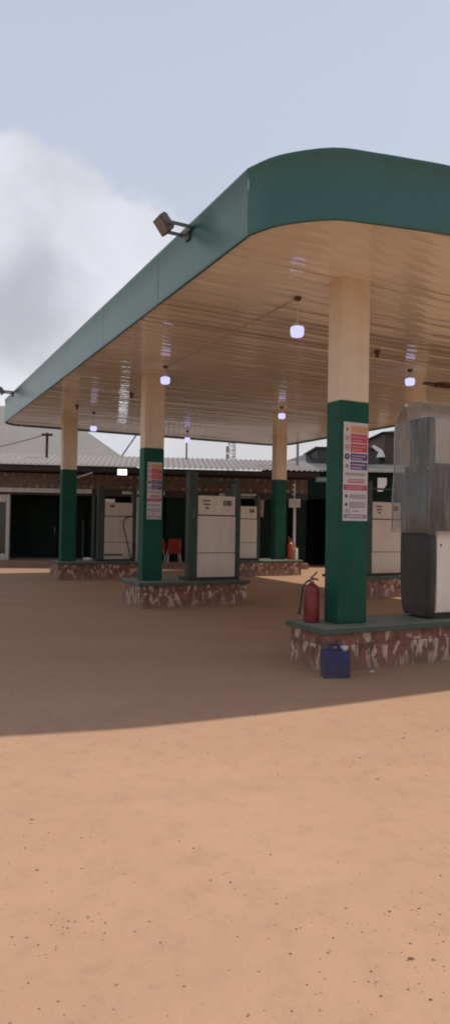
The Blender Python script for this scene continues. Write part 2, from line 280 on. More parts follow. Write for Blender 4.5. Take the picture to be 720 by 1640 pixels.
# ------------------------------------------------------------------ mesh helpers
class MB:
    def __init__(s): s.v = []; s.f = []; s.mi = []; s.mats = []
    def m(s, key):
        if key not in s.mats: s.mats.append(key)
        return s.mats.index(key)
    def add(s, vs, fs, key):
        o = len(s.v); s.v += [tuple(p) for p in vs]; i = s.m(key)
        for f in fs: s.f.append(tuple(o + k for k in f)); s.mi.append(i)
        return s
    def box(s, x0, x1, y0, y1, z0, z1, key, T=None):
        vs = [Vector(p) for p in ((x0,y0,z0),(x1,y0,z0),(x1,y1,z0),(x0,y1,z0),(x0,y0,z1),(x1,y0,z1),(x1,y1,z1),(x0,y1,z1))]
        if T: vs = [T @ p for p in vs]
        return s.add(vs, [(0,3,2,1),(4,5,6,7),(0,1,5,4),(1,2,6,5),(2,3,7,6),(3,0,4,7)], key)
    def tube(s, pts, r, key, n=8, caps=True, r1=None):
        pts = [Vector(p) for p in pts]; o = len(s.v); i = s.m(key); k = len(pts)
        prev = None
        for j, p in enumerate(pts):
            d = (pts[min(j+1, k-1)] - pts[max(j-1, 0)]).normalized()
            a = Vector((0,0,1)) if abs(d.z) < 0.9 else Vector((1,0,0))
            e1 = d.cross(a).normalized() if prev is None else (prev - d*prev.dot(d)).normalized()
            prev = e1; e2 = d.cross(e1)
            rr = r if r1 is None else r + (r1-r)*j/(k-1)
            for q in range(n):
                t = 2*PI*q/n; s.v.append(tuple(p + e1*math.cos(t)*rr + e2*math.sin(t)*rr))
        for j in range(k-1):
            for q in range(n):
                s.f.append((o+j*n+q, o+j*n+(q+1)%n, o+(j+1)*n+(q+1)%n, o+(j+1)*n+q)); s.mi.append(i)
        if caps:
            s.f.append(tuple(o+q for q in reversed(range(n)))); s.mi.append(i)
            s.f.append(tuple(o+(k-1)*n+q for q in range(n))); s.mi.append(i)
        return s
    def lathe(s, prof, key, c=(0,0,0), n=20):
        o = len(s.v); i = s.m(key); k = len(prof)
        for r, z in prof:
            for q in range(n):
                t = 2*PI*q/n; s.v.append((c[0]+r*math.cos(t), c[1]+r*math.sin(t), c[2]+z))
        for j in range(k-1):
            for q in range(n):
                s.f.append((o+j*n+q, o+j*n+(q+1)%n, o+(j+1)*n+(q+1)%n, o+(j+1)*n+q)); s.mi.append(i)
        s.f.append(tuple(o+q for q in reversed(range(n)))); s.mi.append(i)
        s.f.append(tuple(o+(k-1)*n+q for q in range(n))); s.mi.append(i)
        return s
    def prism(s, poly, z0, z1, key):
        n = len(poly); vs = [(x, y, z0) for x, y in poly] + [(x, y, z1) for x, y in poly]
        fs = [tuple(reversed(range(n))), tuple(range(n, 2*n))] + [(k, (k+1)%n, n+(k+1)%n, n+k) for k in range(n)]
        return s.add(vs, fs, key)
    def build(s, name, parent=None, bevel=0.0, smooth=None, seg=2):
        me = bpy.data.meshes.new(name); me.from_pydata(s.v, [], s.f)
        for k in s.mats: me.materials.append(M[k])
        me.polygons.foreach_set('material_index', s.mi)
        o = bpy.data.objects.new(name, me); COL.objects.link(o)
        if parent: o.parent = parent
        if smooth is None: smooth = False
        if smooth:
            me.polygons.foreach_set('use_smooth', [True]*len(me.polygons))
            try: me.set_sharp_from_angle(angle=R(40))
            except Exception: pass
        me.update()
        if bevel:
            b = o.modifiers.new('edge', 'BEVEL'); b.width = bevel; b.segments = seg; b.limit_method = 'ANGLE'; b.angle_limit = R(40)
        return o
def thing(name, label, cat, loc, rz=0.0, group=None):
    o = bpy.data.objects.new(name, None); COL.objects.link(o)
    o.empty_display_size = 0.2
    o.location = loc; o.rotation_euler = (0, 0, rz); o['label'] = label; o['category'] = cat
    if group: o['group'] = group
    return o
def tag(o, label, cat, group=None):
    o['label'] = label; o['category'] = cat
    if group: o['group'] = group
    return o
def dup(root, loc, label, rz=None):
    r = root.copy(); COL.objects.link(r); r.location = loc; r['label'] = label
    if rz is not None: r.rotation_euler = (0, 0, rz)
    for ch in root.children:
        c = ch.copy(); COL.objects.link(c); c.parent = r
        for g in ch.children:
            d = g.copy(); COL.objects.link(d); d.parent = c
    return r
def struct(o): o['kind'] = 'structure'; return o

# ------------------------------------------------------------------ camera (eye 1.6 m, level but for a hair)
cam = bpy.data.cameras.new('camera'); co = bpy.data.objects.new('camera', cam); COL.objects.link(co)
cam.sensor_fit = 'VERTICAL'; cam.sensor_height = 24.0; cam.lens = 24.0*1080/1640
cam.clip_start = 0.05; cam.clip_end = 3000
co.location = (0, 0, 1.6)
pitch, roll = R(0.98), R(0.95)
co.rotation_euler = (Matrix.Rotation(R(90)+pitch, 3, 'X') @ Matrix.Rotation(roll, 3, 'Z')).to_euler()
SC.camera = co

# ------------------------------------------------------------------ light: high hazy sun from behind right
dv, du = -0.60, 0.05
d = Vector((dv*CS - du*SN, dv*SN + du*CS, -1.0)).normalized()
sun = bpy.data.lights.new('sun', 'SUN'); so = bpy.data.objects.new('sun', sun); COL.objects.link(so)
sun.energy = 3.45; sun.angle = R(0.9); sun.color = (1.0, 0.93, 0.84)
so.rotation_euler = d.to_track_quat('-Z', 'Y').to_euler(); so.location = (6, 6, 14)
elev = math.asin(-d.z); azim = math.atan2(-d.x, -d.y)

w = bpy.data.worlds.new('World'); SC.world = w; w.use_nodes = True
nt = w.node_tree
for n in list(nt.nodes): nt.nodes.remove(n)
wo = nt.nodes.new('ShaderNodeOutputWorld'); bg = N(nt, 'ShaderNodeBackground', Strength=0.10); L(nt, bg.outputs[0], wo.inputs[0])
sky = N(nt, 'ShaderNodeTexSky'); sky.sky_type = 'NISHITA'; sky.sun_disc = False
sky.sun_elevation = elev; sky.sun_rotation = azim; sky.air_density = 1.0; sky.dust_density = 3.0; sky.altitude = 100
tc = N(nt, 'ShaderNodeTexCoord'); G = tc.outputs['Generated']
sxyz = N(nt, 'ShaderNodeSeparateXYZ'); L(nt, G, sxyz.inputs[0])
hz = ramp(nt, [(0.0, (7.4, 7.1, 7.1)), (0.10, (7.3, 7.0, 7.1)), (0.30, (6.5, 6.95, 7.9)), (0.55, (6.3, 6.8, 8.2)), (1.0, (4.6, 5.2, 6.8))]); L(nt, sxyz.outputs[2], hz.inputs[0])
base = mix(nt, 0.80, sky.outputs[0], hz.outputs[0])
# cumulus bank low in the west of north (left of the view)
def blob(direction, rad0, rad1):
    dvn = Vector(direction).normalized()
    sb = N(nt, 'ShaderNodeVectorMath', operation='DISTANCE'); L(nt, warpo, sb.inputs[0]); sb.inputs[1].default_value = dvn
    mr = N(nt, 'ShaderNodeMapRange', interpolation_type='SMOOTHSTEP'); L(nt, sb.outputs['Value'], mr.inputs[0])
    mr.inputs[1].default_value = rad0; mr.inputs[2].default_value = rad1; mr.inputs[3].default_value = 1; mr.inputs[4].default_value = 0
    return mr.outputs[0]
cn = N(nt, 'ShaderNodeTexNoise', Scale=8.0, Detail=5.0, Roughness=0.45); L(nt, G, cn.inputs['Vector'])
wm = N(nt, 'ShaderNodeVectorMath', operation='MULTIPLY_ADD'); L(nt, cn.outputs['Color'], wm.inputs[0]); wm.inputs[1].default_value = (0.16, 0.16, 0.16)
sub = N(nt, 'ShaderNodeVectorMath', operation='SUBTRACT'); L(nt, G, sub.inputs[0]); sub.inputs[1].default_value = (0.08, 0.08, 0.08)
L(nt, sub.outputs[0], wm.inputs[2]); warpo = wm.outputs[0]
def vmax(a, b):
    n = N(nt, 'ShaderNodeMath', operation='MAXIMUM'); L(nt, a, n.inputs[0]); L(nt, b, n.inputs[1]); return n.outputs[0]
def dirpx(x, y): return ((x-360)/1080, 1.0, (834-y)/1080)
c1 = vmax(vmax(blob(dirpx(20, 450), 0.16, 0.185), blob(dirpx(155, 480), 0.135, 0.155)), blob(dirpx(60, 640), 0.16, 0.24))
c1 = vmax(c1, blob((-0.9, 0.5, 0.35), 0.4, 0.6))
cn2 = N(nt, 'ShaderNodeTexNoise', Scale=5.5, Detail=4.0, Roughness=0.5); L(nt, warpo, cn2.inputs['Vector'])
cc = ramp(nt, [(0.32, (6.6, 6.7, 7.2)), (0.48, (7.6, 7.7, 8.3)), (0.62, (8.2, 8.3, 9.0))]); L(nt, cn2.outputs['Fac'], cc.inputs[0])
gb = blob(dirpx(40, 490), 0.02, 0.12)
gm = N(nt, 'ShaderNodeMath', operation='MULTIPLY'); L(nt, gb, gm.inputs[0]); gm.inputs[1].default_value = 0.75
cloudcol = mix(nt, gm.outputs[0], cc.outputs[0], (4.0, 4.1, 4.5))
cf = N(nt, 'ShaderNodeMath', operation='MULTIPLY'); L(nt, c1, cf.inputs[0]); cf.inputs[1].default_value = 0.88
L(nt, mix(nt, cf.outputs[0], base, cloudcol), bg.inputs['Color'])

# ------------------------------------------------------------------ ground
g = MB(); S = 700
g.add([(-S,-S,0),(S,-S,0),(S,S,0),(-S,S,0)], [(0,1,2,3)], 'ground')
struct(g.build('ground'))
pb = MB()
def stone(x, y, r):
    n = 5; vs = []; a0 = random.random()*6.28; sq = random.uniform(0.5, 1.0)
    for k in range(n):
        a = a0 + 2*PI*k/n; rr = r*random.uniform(0.7, 1.15)
        vs.append((x+math.cos(a)*rr, y+math.sin(a)*rr*sq, -0.001))
    h = r*random.uniform(0.3, 0.7)
    for k in range(n):
        a = a0 + 2*PI*k/n + 0.3; rr = r*random.uniform(0.35, 0.6)
        vs.append((x+math.cos(a)*rr, y+math.sin(a)*rr*sq, h*random.uniform(0.7, 1)))
    pb.add(vs, [(k,(k+1)%n,n+(k+1)%n,n+k) for k in range(n)] + [tuple(range(n,2*n))], 'pebble')
for k in range(4200):
    y = 1.8 + 5.2*random.random()**1.2; x = random.uniform(-0.5, 0.5)*(y*1.1+1.0)
    if noise.noise(Vector((x*0.9, y*0.9, 3))) + random.uniform(-0.35, 0.35) < 0: continue
    stone(x, y, random.choice((0.0025, 0.003, 0.004, 0.005, 0.006, 0.008)) * (2.0 if random.random() < 0.04 else 1.0))
po = pb.build('loose_pebbles'); po['kind'] = 'stuff'; tag(po, 'loose brown pebbles scattered over the sunlit sandy ground', 'pebbles')

# ------------------------------------------------------------------ canopy
U0, U1, V0, V1 = -1.68, 14.40, -1.70, 8.02
ZS, ZT = 4.45, 5.06
RAD = {(0,0): (2.0, 1.0), (0,1): (2.0, 1.0), (1,0): (0.6, 0.7), (1,1): (0.8, 0.8)}   # corner radii across, along
NEAR = [(-1.70, -0.64), (-1.555, -0.985), (-1.20, -1.32), (-0.80, -1.44), (-0.42, -1.525), (-0.03, -1.60), (0.6, -1.655), (1.3, -1.677), (2.1, -1.68)]
def near_corner():
    P = [Vector((p[0], p[1], 0)) for p in NEAR]; out = []
    for i in range(len(P)-1):
        p0, p1, p2, p3 = P[max(0,i-1)], P[i], P[i+1], P[min(len(P)-1,i+2)]
        for k in range(4):
            t = k/4
            out.append(0.5*((2*p1) + (p2-p0)*t + (2*p0-5*p1+4*p2-p3)*t*t + (3*p1-p0-3*p2+p3)*t**3))
    out.append(P[-1]); return [(q.x, q.y) for q in out]
NC = near_corner()
def outline(off=0.0, n=14):
    pts = []
    for (iu, iv, a0) in ((0,0,PI), (0,1,1.5*PI), (1,1,0), (1,0,0.5*PI)):   # x=v, y=u, counter-clockwise
        if iu == 0 and iv == 0:
            pts += [(x - off, y - off) for x, y in NC]; continue
        rv, ru = RAD[(iu, iv)]
        cx = (V0 + rv) if iv == 0 else (V1 - rv); cy = (U0 + ru) if iu == 0 else (U1 - ru)
        for k in range(n+1):
            a = a0 + 0.5*PI*k/n
            pts.append((cx + (rv+off)*math.cos(a), cy + (ru+off)*math.sin(a)))
    return pts
def vspan(u):
    lo, hi = V0, V1
    for (xa, ya), (xb, yb) in zip(NC, NC[1:]):
        if yb <= u <= ya and ya > yb: lo = max(lo, xa + (xb-xa)*(ya-u)/(ya-yb))
    for iv in (0, 1):
        for iu in (0, 1):
            if iu == 0 and iv == 0: continue
            rv, ru = RAD[(iu, iv)]; cy = (U0 + ru) if iu == 0 else (U1 - ru)
            dy = (cy - u) if iu == 0 else (u - cy)
            if dy > 0:
                dx = rv*(1 - math.sqrt(max(0, 1 - (dy/ru)**2)))
                if iv == 0: lo = V0 + dx
                else: hi = V1 - dx
    return lo + 0.012, hi - 0.012
canopy = thing('filling_station_canopy', 'long flat filling station canopy with teal fascia and cream strip ceiling', 'canopy', W(0,0,0), TH)
s = MB(); pitch_s = 0.205; ns = int((U1-U0-0.02)/pitch_s)
for i in range(ns):
    ua = U0 + 0.01 + i*(U1-U0-0.02)/ns; ub = U0 + 0.01 + (i+1)*(U1-U0-0.02)/ns
    tilt = random.gauss(0, 0.0021); dz = random.gauss(0, 0.0005)
    rows = []
    prof = [(0.0, 0.0022), (0.015, 0.0006), (0.05, 0.0), (0.28, -0.0012), (0.5, -0.0017), (0.72, -0.0012), (0.95, 0.0), (0.985, 0.0006), (1.0, 0.0022)]
    nv = 14
    for t, z in prof:
        u = ua + (ub-ua)*t; lo, hi = vspan(min(max(u, U0+0.012), U1-0.012))
        row = []
        for q in range(nv+1):
            v = lo + (hi-lo)*q/nv
            zz = ZS + z + dz + tilt*(t-0.5)*2 + 0.006*noise.noise(Vector((v*0.5, i*0.37, 1.0)))
            row.append((v, u, zz))
        rows.append(row)
    vs = [p for r_ in rows for p in r_]; k = nv+1
    fs = [(a*k+b, a*k+b+1, (a+1)*k+b+1, (a+1)*k+b) for a in range(len(prof)-1) for b in range(nv)]
    s.add(vs, [tuple(reversed(f)) for f in fs], 'soffit')
so_ = s.build('soffit', canopy, smooth=True)
# fascia: sheets round the outline, with open joints between them
fa = MB(); ol = outline(0.0, 14); n = len(ol)
def fascia_run(pts):
    o0 = []
    k = len(pts)
    prof = [(0.030, ZS-0.045), (0.0, ZS-0.045), (-0.004, ZS-0.03), (0.0, ZS+0.0), (0.0, ZS+0.30), (0.0, ZT-0.05), (-0.012, ZT-0.03), (-0.012, ZT), (0.05, ZT), (0.05, ZT-0.05)]
    vs = []
    for j, (x, y) in enumerate(pts):
        xa, ya = pts[max(0, j-1)]; xb, yb = pts[min(k-1, j+1)]
        tx, ty = xb-xa, yb-ya; l = math.hypot(tx, ty) or 1; nx, ny = ty/l, -tx/l
        for (inn, z) in prof:
            bow = 0.004*noise.noise(Vector((x*0.7, y*0.7, z)))
            vs.append((x - nx*(inn-bow), y - ny*(inn-bow), z))
    q = len(prof)
    fa.add(vs, [(a*q+b, (a+1)*q+b, (a+1)*q+b+1, a*q+b+1) for a in range(k-1) for b in range(q-1)], 'fascia')
def straight(p, q, L_=2.44):
    dl = math.hypot(q[0]-p[0], q[1]-p[1]); m = max(1, round(dl/L_)); g_ = 0.005
    for k in range(m):
        a = (k*dl/m + g_)/dl; b = ((k+1)*dl/m - g_)/dl
        pts = [(p[0]+(q[0]-p[0])*(a+(b-a)*t/8), p[1]+(q[1]-p[1])*(a+(b-a)*t/8)) for t in range(9)]
        fascia_run(pts)
        bx, by = q[0]-p[0], q[1]-p[1]; e = (k*dl/m)/dl; nx, ny = by/dl, -bx/dl
        P_ = (p[0]+bx*e - nx*0.006, p[1]+by*e - ny*0.006); ux, uy = bx/dl*0.05, by/dl*0.05
        fa.add([(P_[0]-ux, P_[1]-uy, ZS-0.04), (P_[0]+ux, P_[1]+uy, ZS-0.04), (P_[0]+ux, P_[1]+uy, ZT-0.006), (P_[0]-ux, P_[1]-uy, ZT-0.006)], [(0,1,2,3)], 'fascia')
cuts = [0, len(NC), len(NC)+15, len(NC)+30, len(NC)+45]
for c in range(4):
    seg = ol[cuts[c]:cuts[c+1]]; fascia_run(seg)
    straight(seg[-1], ol[cuts[c+1] % n])
fa.build('fascia', canopy, smooth=True)
rd = MB(); rd.prism(outline(-0.06, 6), ZS+0.40, ZS+0.46, 'roofdeck'); rd.build('roof_deck', canopy)
cb = MB()
cb.tube([(-0.23, 0.73, ZS-0.016), (-0.23, 5.05, ZS-0.016)], 0.008, 'conduit', 6)
cb.build('cable_conduit', canopy)
def px_soffit(x, y):              # ceiling fittings: where the sight line of the photo meets the ceiling
    h = 838.5 + (x-360)*0.0166
    D = (ZS-1.6)*1080/(h-y); X = (x-360)/1080*D
    rx, ry = X-O[0], D-O[1]
    return (-SN*rx + CS*ry, CS*rx + SN*ry)
for (x, y) in ((207,629), (120,648), (107,677), (600,560)):
    u, v = px_soffit(x, y)
    b = MB(); b.lathe([(0.055, 0), (0.05, -0.03), (0.03, -0.05), (0.026, -0.11), (0.02, -0.115)], 'holder', (v, u, ZS-0.004), 14); b.build('lamp_holder', canopy, smooth=True)
u, v = px_soffit(712, 616)        # torn dark gap in the ceiling
b = MB(); pts = []
for k in range(22):
    a = 2*PI*k/22; r = 0.24*(1+0.45*noise.noise(Vector((math.cos(a)*2, math.sin(a)*2, 5))))
    pts.append((v + math.cos(a)*r*1.5 - (0.22 if 9 <= k <= 11 else 0), u + math.sin(a)*r*0.9))
b.prism(pts, ZS-0.016, ZS-0.010, 'holder')
b.box(v-0.30, v+0.05, u-0.05, u+0.03, ZS-0.07, ZS-0.015, 'holder', None)
b.build('torn_ceiling_patch', canopy)

# ------------------------------------------------------------------ columns, islands, dispensers
HI = 0.48
CX, CY = 0.205, 0.135            # half sizes across / along
def make_column(loc, label):
    t = thing('canopy_column', label, 'column', loc, TH, 'columns holding up the canopy')
    zc = 3.03 - HI; zt = ZS - HI + 0.01
    b = MB(); b.box(-CX, CX, -CY, CY, 0.0, zc, 'green'); b.build('painted_base', t, bevel=0.014)
    b = MB(); b.box(-CX+0.003, CX-0.003, -CY+0.003, CY-0.003, zc, zt, 'cream'); b.build('shaft', t, bevel=0.014)
    return t
UM, UF = 5.98, 12.25
VR = 6.55
col0 = make_column(W(0, 0.015, HI), 'nearest column, green below and cream above, with a safety poster and fire extinguisher at its foot')
dup(col0, W(UM, -0.14, HI), 'green and cream column standing on the middle tiled island beside a small safety poster')
dup(col0, W(UF+0.2, -0.15, HI), 'leftmost far green and cream column, in front of the dark green shop doors')
dup(col0, W(UF-0.1, VR, HI), 'far green and cream column at the right end of its island, beside an orange extinguisher')
dup(col0, W(UM, VR, HI), 'green and cream column mostly hidden behind the plastic covered dispenser')

def make_island(loc, L0, L1, wid, label):
    t = thing('pump_island', label, 'pump island', loc, TH, 'tiled islands under the canopy')
    b = MB(); b.box(L0+0.045, L1-0.045, -wid+0.045, wid-0.045, -0.01, HI-0.065, 'tiles'); b.build('tiled_plinth', t, bevel=0.006)
    b = MB(); b.box(L0, L1, -wid, wid, HI-0.065, HI-0.012, 'slabedge'); b.box(L0+0.02, L1-0.02, -wid+0.02, wid-0.02, HI-0.012, HI, 'slab'); b.build('top_slab', t, bevel=0.008)
    return t
make_island(W(0, 0), -0.55, 2.75, 0.40, 'nearest tiled island with green slab edge, carrying the plastic covered dispenser')
isl = make_island(W(UM, 0), -0.56, 1.78, 0.56, 'middle tiled island between the near and far islands, under a cream dispenser')
dup(isl, W(UF+0.15, 0), 'far left tiled island in front of the dark green shop doors')
isr = make_island(W(UF-0.1, 0), 4.3, 7.15, 0.56, 'far tiled island at the back carrying a narrow visible dispenser and an orange extinguisher')
dup(isr, W(UM, 0), 'tiled island glimpsed between the nearest column and the plastic covered dispenser')

def make_dispenser(loc, label, style='plain'):
    """old style cabinet: x across the face (0..0.84), y=0 the face"""
    t = thing('fuel_dispenser', label, 'fuel dispenser', loc, TH, 'cream cabinet fuel dispensers')
    wd, dp, zt = 0.84, 0.46, 1.66
    wm = 'white2' if style == 'left' else 'white'
    b = MB(); b.box(0.01, wd-0.01, 0.02, dp, 0.06, zt-0.02, 'post'); b.box(-0.175, wd+0.09, 0.0, dp+0.02, 0.0, 0.06, 'seam'); b.build('cabinet', t, bevel=0.006)
    b = MB(); b.box(0.012, wd-0.012, 0.0, 0.022, 1.285, zt, wm); b.build('head_panel', t, bevel=0.008)
    b = MB(); b.box(0.004, wd-0.004, -0.004, 0.022, 0.545, 1.262, wm); b.build('upper_door', t, bevel=0.008)
    b = MB(); b.box(0.004, wd-0.004, -0.004, 0.022, 0.065, 0.533, wm)
    if style == 'left': b.box(0.02, 0.55, -0.007, -0.005, 0.16, 0.21, 'seam')
    b.build('lower_door', t, bevel=0.008)
    for (x0, x1, zz) in ((-0.175, 0.0, 2.12), (wd, wd+0.10, 2.0)):
        b = MB(); b.box(x0, x1-0.002 if x0 < 0 else x1, -0.01, 0.17, 0.06, zz, 'post')
        b.box(x0+0.05, x1-0.05, -0.014, -0.011, 1.22, 1.36, 'slabedge')
        b.build('side_post', t, bevel=0.012)
    b = MB(); b.box(-0.172, wd+0.097, 0.0, 0.16, 2.002, 2.07, 'post') if style == 'left' else b.box(0.001, wd-0.001, 0.08, 0.13, 1.94, 1.98, 'post')
    b.build('top_rail', t, bevel=0.006)
    if style == 'left':
        b = MB(); b.box(0.02, 0.30, 0.02, 0.10, zt+0.002, zt+0.10, 'notice'); b.build('top_plate', t, bevel=0.004)
        b = MB(); b.box(0.16, 0.30, -0.004, 0.001, 1.52, 1.60, 'screen'); b.build('display', t, bevel=0.003)
    else:
        b = MB()
        b.box(0.56, 0.74, -0.006, 0.001, 1.47, 1.575, 'screen'); b.box(0.575, 0.64, -0.009, -0.007, 1.49, 1.56, 'digit'); b.build('display', t, bevel=0.003)
        b = MB()
        b.box(0.11, 0.27, -0.005, 0.001, 1.545, 1.575, 'screen'); b.box(0.13, 0.27, -0.005, 0.001, 1.475, 1.505, 'screen'); b.box(0.17, 0.24, -0.005, 0.001, 1.40, 1.435, 'screen'); b.build('price_plate', t)
        b = MB(); b.box(0.61, 0.70, -0.005, 0.001, 1.37, 1.395, 'p_light'); b.build('maker_plate', t)
    b = MB()
    xs = wd - 0.33
    pts = [(wd+0.06, -0.03, 1.30), (xs+0.12, -0.07, 1.24), (xs+0.02, -0.08, 1.05), (xs+0.1, -0.09, 0.7), (xs+0.2, -0.08, 0.32), (xs+0.27, -0.06, 0.08), (xs+0.33, -0.03, 0.10), (wd+0.07, -0.03, 0.5)]
    if style == 'left':
        b.tube(smooth_path(pts), 0.016, 'seam', 7); b.build('hose', t, smooth=True)
    else:
        b.tube([(wd+0.10, 0.2, 1.5), (wd+0.17, 0.2, 1.35), (wd+0.18, 0.2, 0.6), (wd+0.135, 0.2, 0.4)], 0.014, 'black', 7); b.build('hose', t, smooth=True)
    return t
def smooth_path(pts, n=6):
    P = [Vector(p) for p in pts]; out = []
    for i in range(len(P)-1):
        p0, p1, p2, p3 = P[max(0,i-1)], P[i], P[i+1], P[min(len(P)-1,i+2)]
        for k in range(n):
            t = k/n
            out.append(0.5*((2*p1) + (p2-p0)*t + (2*p0-5*p1+4*p2-p3)*t*t + (3*p1-p0-3*p2+p3)*t**3))
    out.append(P[-1]); return out
d0 = make_dispenser(W(UM-0.43, 0.66, HI), 'cream fuel dispenser with two dark side posts on the middle island')
dup(d0, W(UF-0.45, 4.72, HI), 'narrow looking cream dispenser at the back, seen past the right post of the middle dispenser')
dup(d0, W(UM-0.43, 4.93, HI), 'cream fuel dispenser glimpsed between the nearest column and the plastic cover')
make_dispenser(W(UF-0.2, 0.78, HI), 'far left dull cream dispenser with a dark hose looped across its door', 'left')

# nearest dispenser: tall, charcoal flank, white doors
nd = thing('tall_fuel_dispenser', 'tall white fuel dispenser with charcoal side under a clear plastic cover', 'fuel dispenser', W(0.03, 1.08, HI), TH)
def rounded_plan(x0, x1, y0, y1, r, n=6):
    pts = []
    for (cx, cy, a0) in ((x0+r, y0+r, PI), (x1-r, y0+r, 1.5*PI), (x1-r, y1-r, 0), (x0+r, y1-r, 0.5*PI)):
        for k in range(n+1): pts.append((cx + r*math.cos(a0+0.5*PI*k/n), cy + r*math.sin(a0+0.5*PI*k/n)))
    return pts
def loft(b, secs, key):
    n = len(secs[0][0]); vs = []
    for poly, z in secs: vs += [(x, y, z) for x, y in poly]
    fs = [(k*n+q, k*n+(q+1)%n, (k+1)*n+(q+1)%n, (k+1)*n+q) for k in range(len(secs)-1) for q in range(n)]
    fs += [tuple(reversed(range(n))), tuple((len(secs)-1)*n+q for q in range(n))]
    b.add(vs, fs, key)
for (x0, x1) in ((0.0, 0.13), (1.27, 1.40)):
    b = MB()
    secs = []
    for z, gy in ((0.03, 0.055), (0.10, 0.025), (0.2, 0.008), (0.45, 0.0), (0.8, 0.0), (1.0, 0.006), (1.09, 0.02)):
        secs.append((rounded_plan(x0 + (gy*0.3 if x0 == 0 else 0), x1, -0.275+gy, 0.275-gy, 0.055), z))
    loft(b, secs, 'char'); b.build('flank', nd, smooth=True)
    b = MB(); loft(b, [(rounded_plan(x0+0.012, x1-0.01, -0.215, 0.13, 0.03), 1.092), (rounded_plan(x0+0.012, x1-0.01, -0.215, 0.13, 0.03), 2.46)], 'graphite'); b.build('upper_flank', nd, smooth=True)
b = MB(); b.box(0.132, 1.268, -0.235, 0.235, 0.075, 1.07, 'white3'); b.box(0.132, 1.268, -0.20, 0.20, 0.0, 0.073, 'seam'); b.build('lower_cabinet', nd, bevel=0.006)
b = MB(); b.box(0.14, 1.26, -0.243, -0.237, 0.09, 1.05, 'white3'); b.tube([(0.20, -0.244, 0.90), (0.20, -0.25, 0.90)], 0.014, 'seam', 10); b.build('front_door', nd, bevel=0.003)
b = MB(); b.box(0.125, 1.275, -0.19, 0.11, 1.07, 1.90, 'graphite'); b.box(0.16, 1.24, -0.196, -0.192, 1.12, 1.86, 'screen'); b.build('display_bay', nd, bevel=0.006)
b = MB(); b.box(0.125, 1.275, -0.215, 0.13, 1.90, 2.46, 'white3'); b.build('header', nd, bevel=0.012)
b = MB(); b.box(0.05, 1.35, -0.04, 0.22, 2.462, 2.66, 'white3'); b.build('top_box', nd, bevel=0.012)

# clear film hung over the top half
def film():
    t = MB(); secs = []; n = 96
    base = rounded_plan(-0.055, 1.47, -0.30, 0.37, 0.06, 23)   # 96 points
    top = rounded_plan(0.02, 1.40, -0.075, 0.255, 0.04, 23)
    cx, cy = 0.7, 0.02
    hs = [2.685, 2.66, 2.60, 2.52, 2.45, 2.36, 2.25, 2.1, 1.95, 1.8, 1.65, 1.5, 1.35, 1.2, 1.1, 1.05]
    vs = []
    for j, z in enumerate(hs):
        f = min(1.0, max(0.0, (2.66 - z)/0.24)); f = f**0.55
        for q in range(n):
            x = top[q][0] + (base[q][0]-top[q][0])*f; y = top[q][1] + (base[q][1]-top[q][1])*f
            amp = 0.006 + 0.042*min(1, (2.7-z)/0.9)
            dd = Vector((x-cx, y-cy, 0)).normalized()
            o_ = noise.noise(Vector((x*7, y*7, z*0.8))) * amp + noise.noise(Vector((x*17, y*17, z*2.2+9))) * amp*0.35
            zz = z + (0.05*noise.noise(Vector((x*5, y*5, 4))) if j >= len(hs)-2 else 0)
            vs.append((x + dd.x*o_, y + dd.y*o_, zz))
    fs = [(j*n+q, j*n+(q+1)%n, (j+1)*n+(q+1)%n, (j+1)*n+q) for j in range(len(hs)-1) for q in range(n)]
    fs.append(tuple(range(n)))
    t.add(vs, [tuple(reversed(f)) for f in fs], 'film')
    return t
fo = film().build('plastic_cover', smooth=True); fo.location = W(0.03, 1.08, HI); fo.rotation_euler = (0, 0, TH)
tag(fo, 'clear plastic sheet draped over the upper half of the nearest dispenser', 'plastic cover')

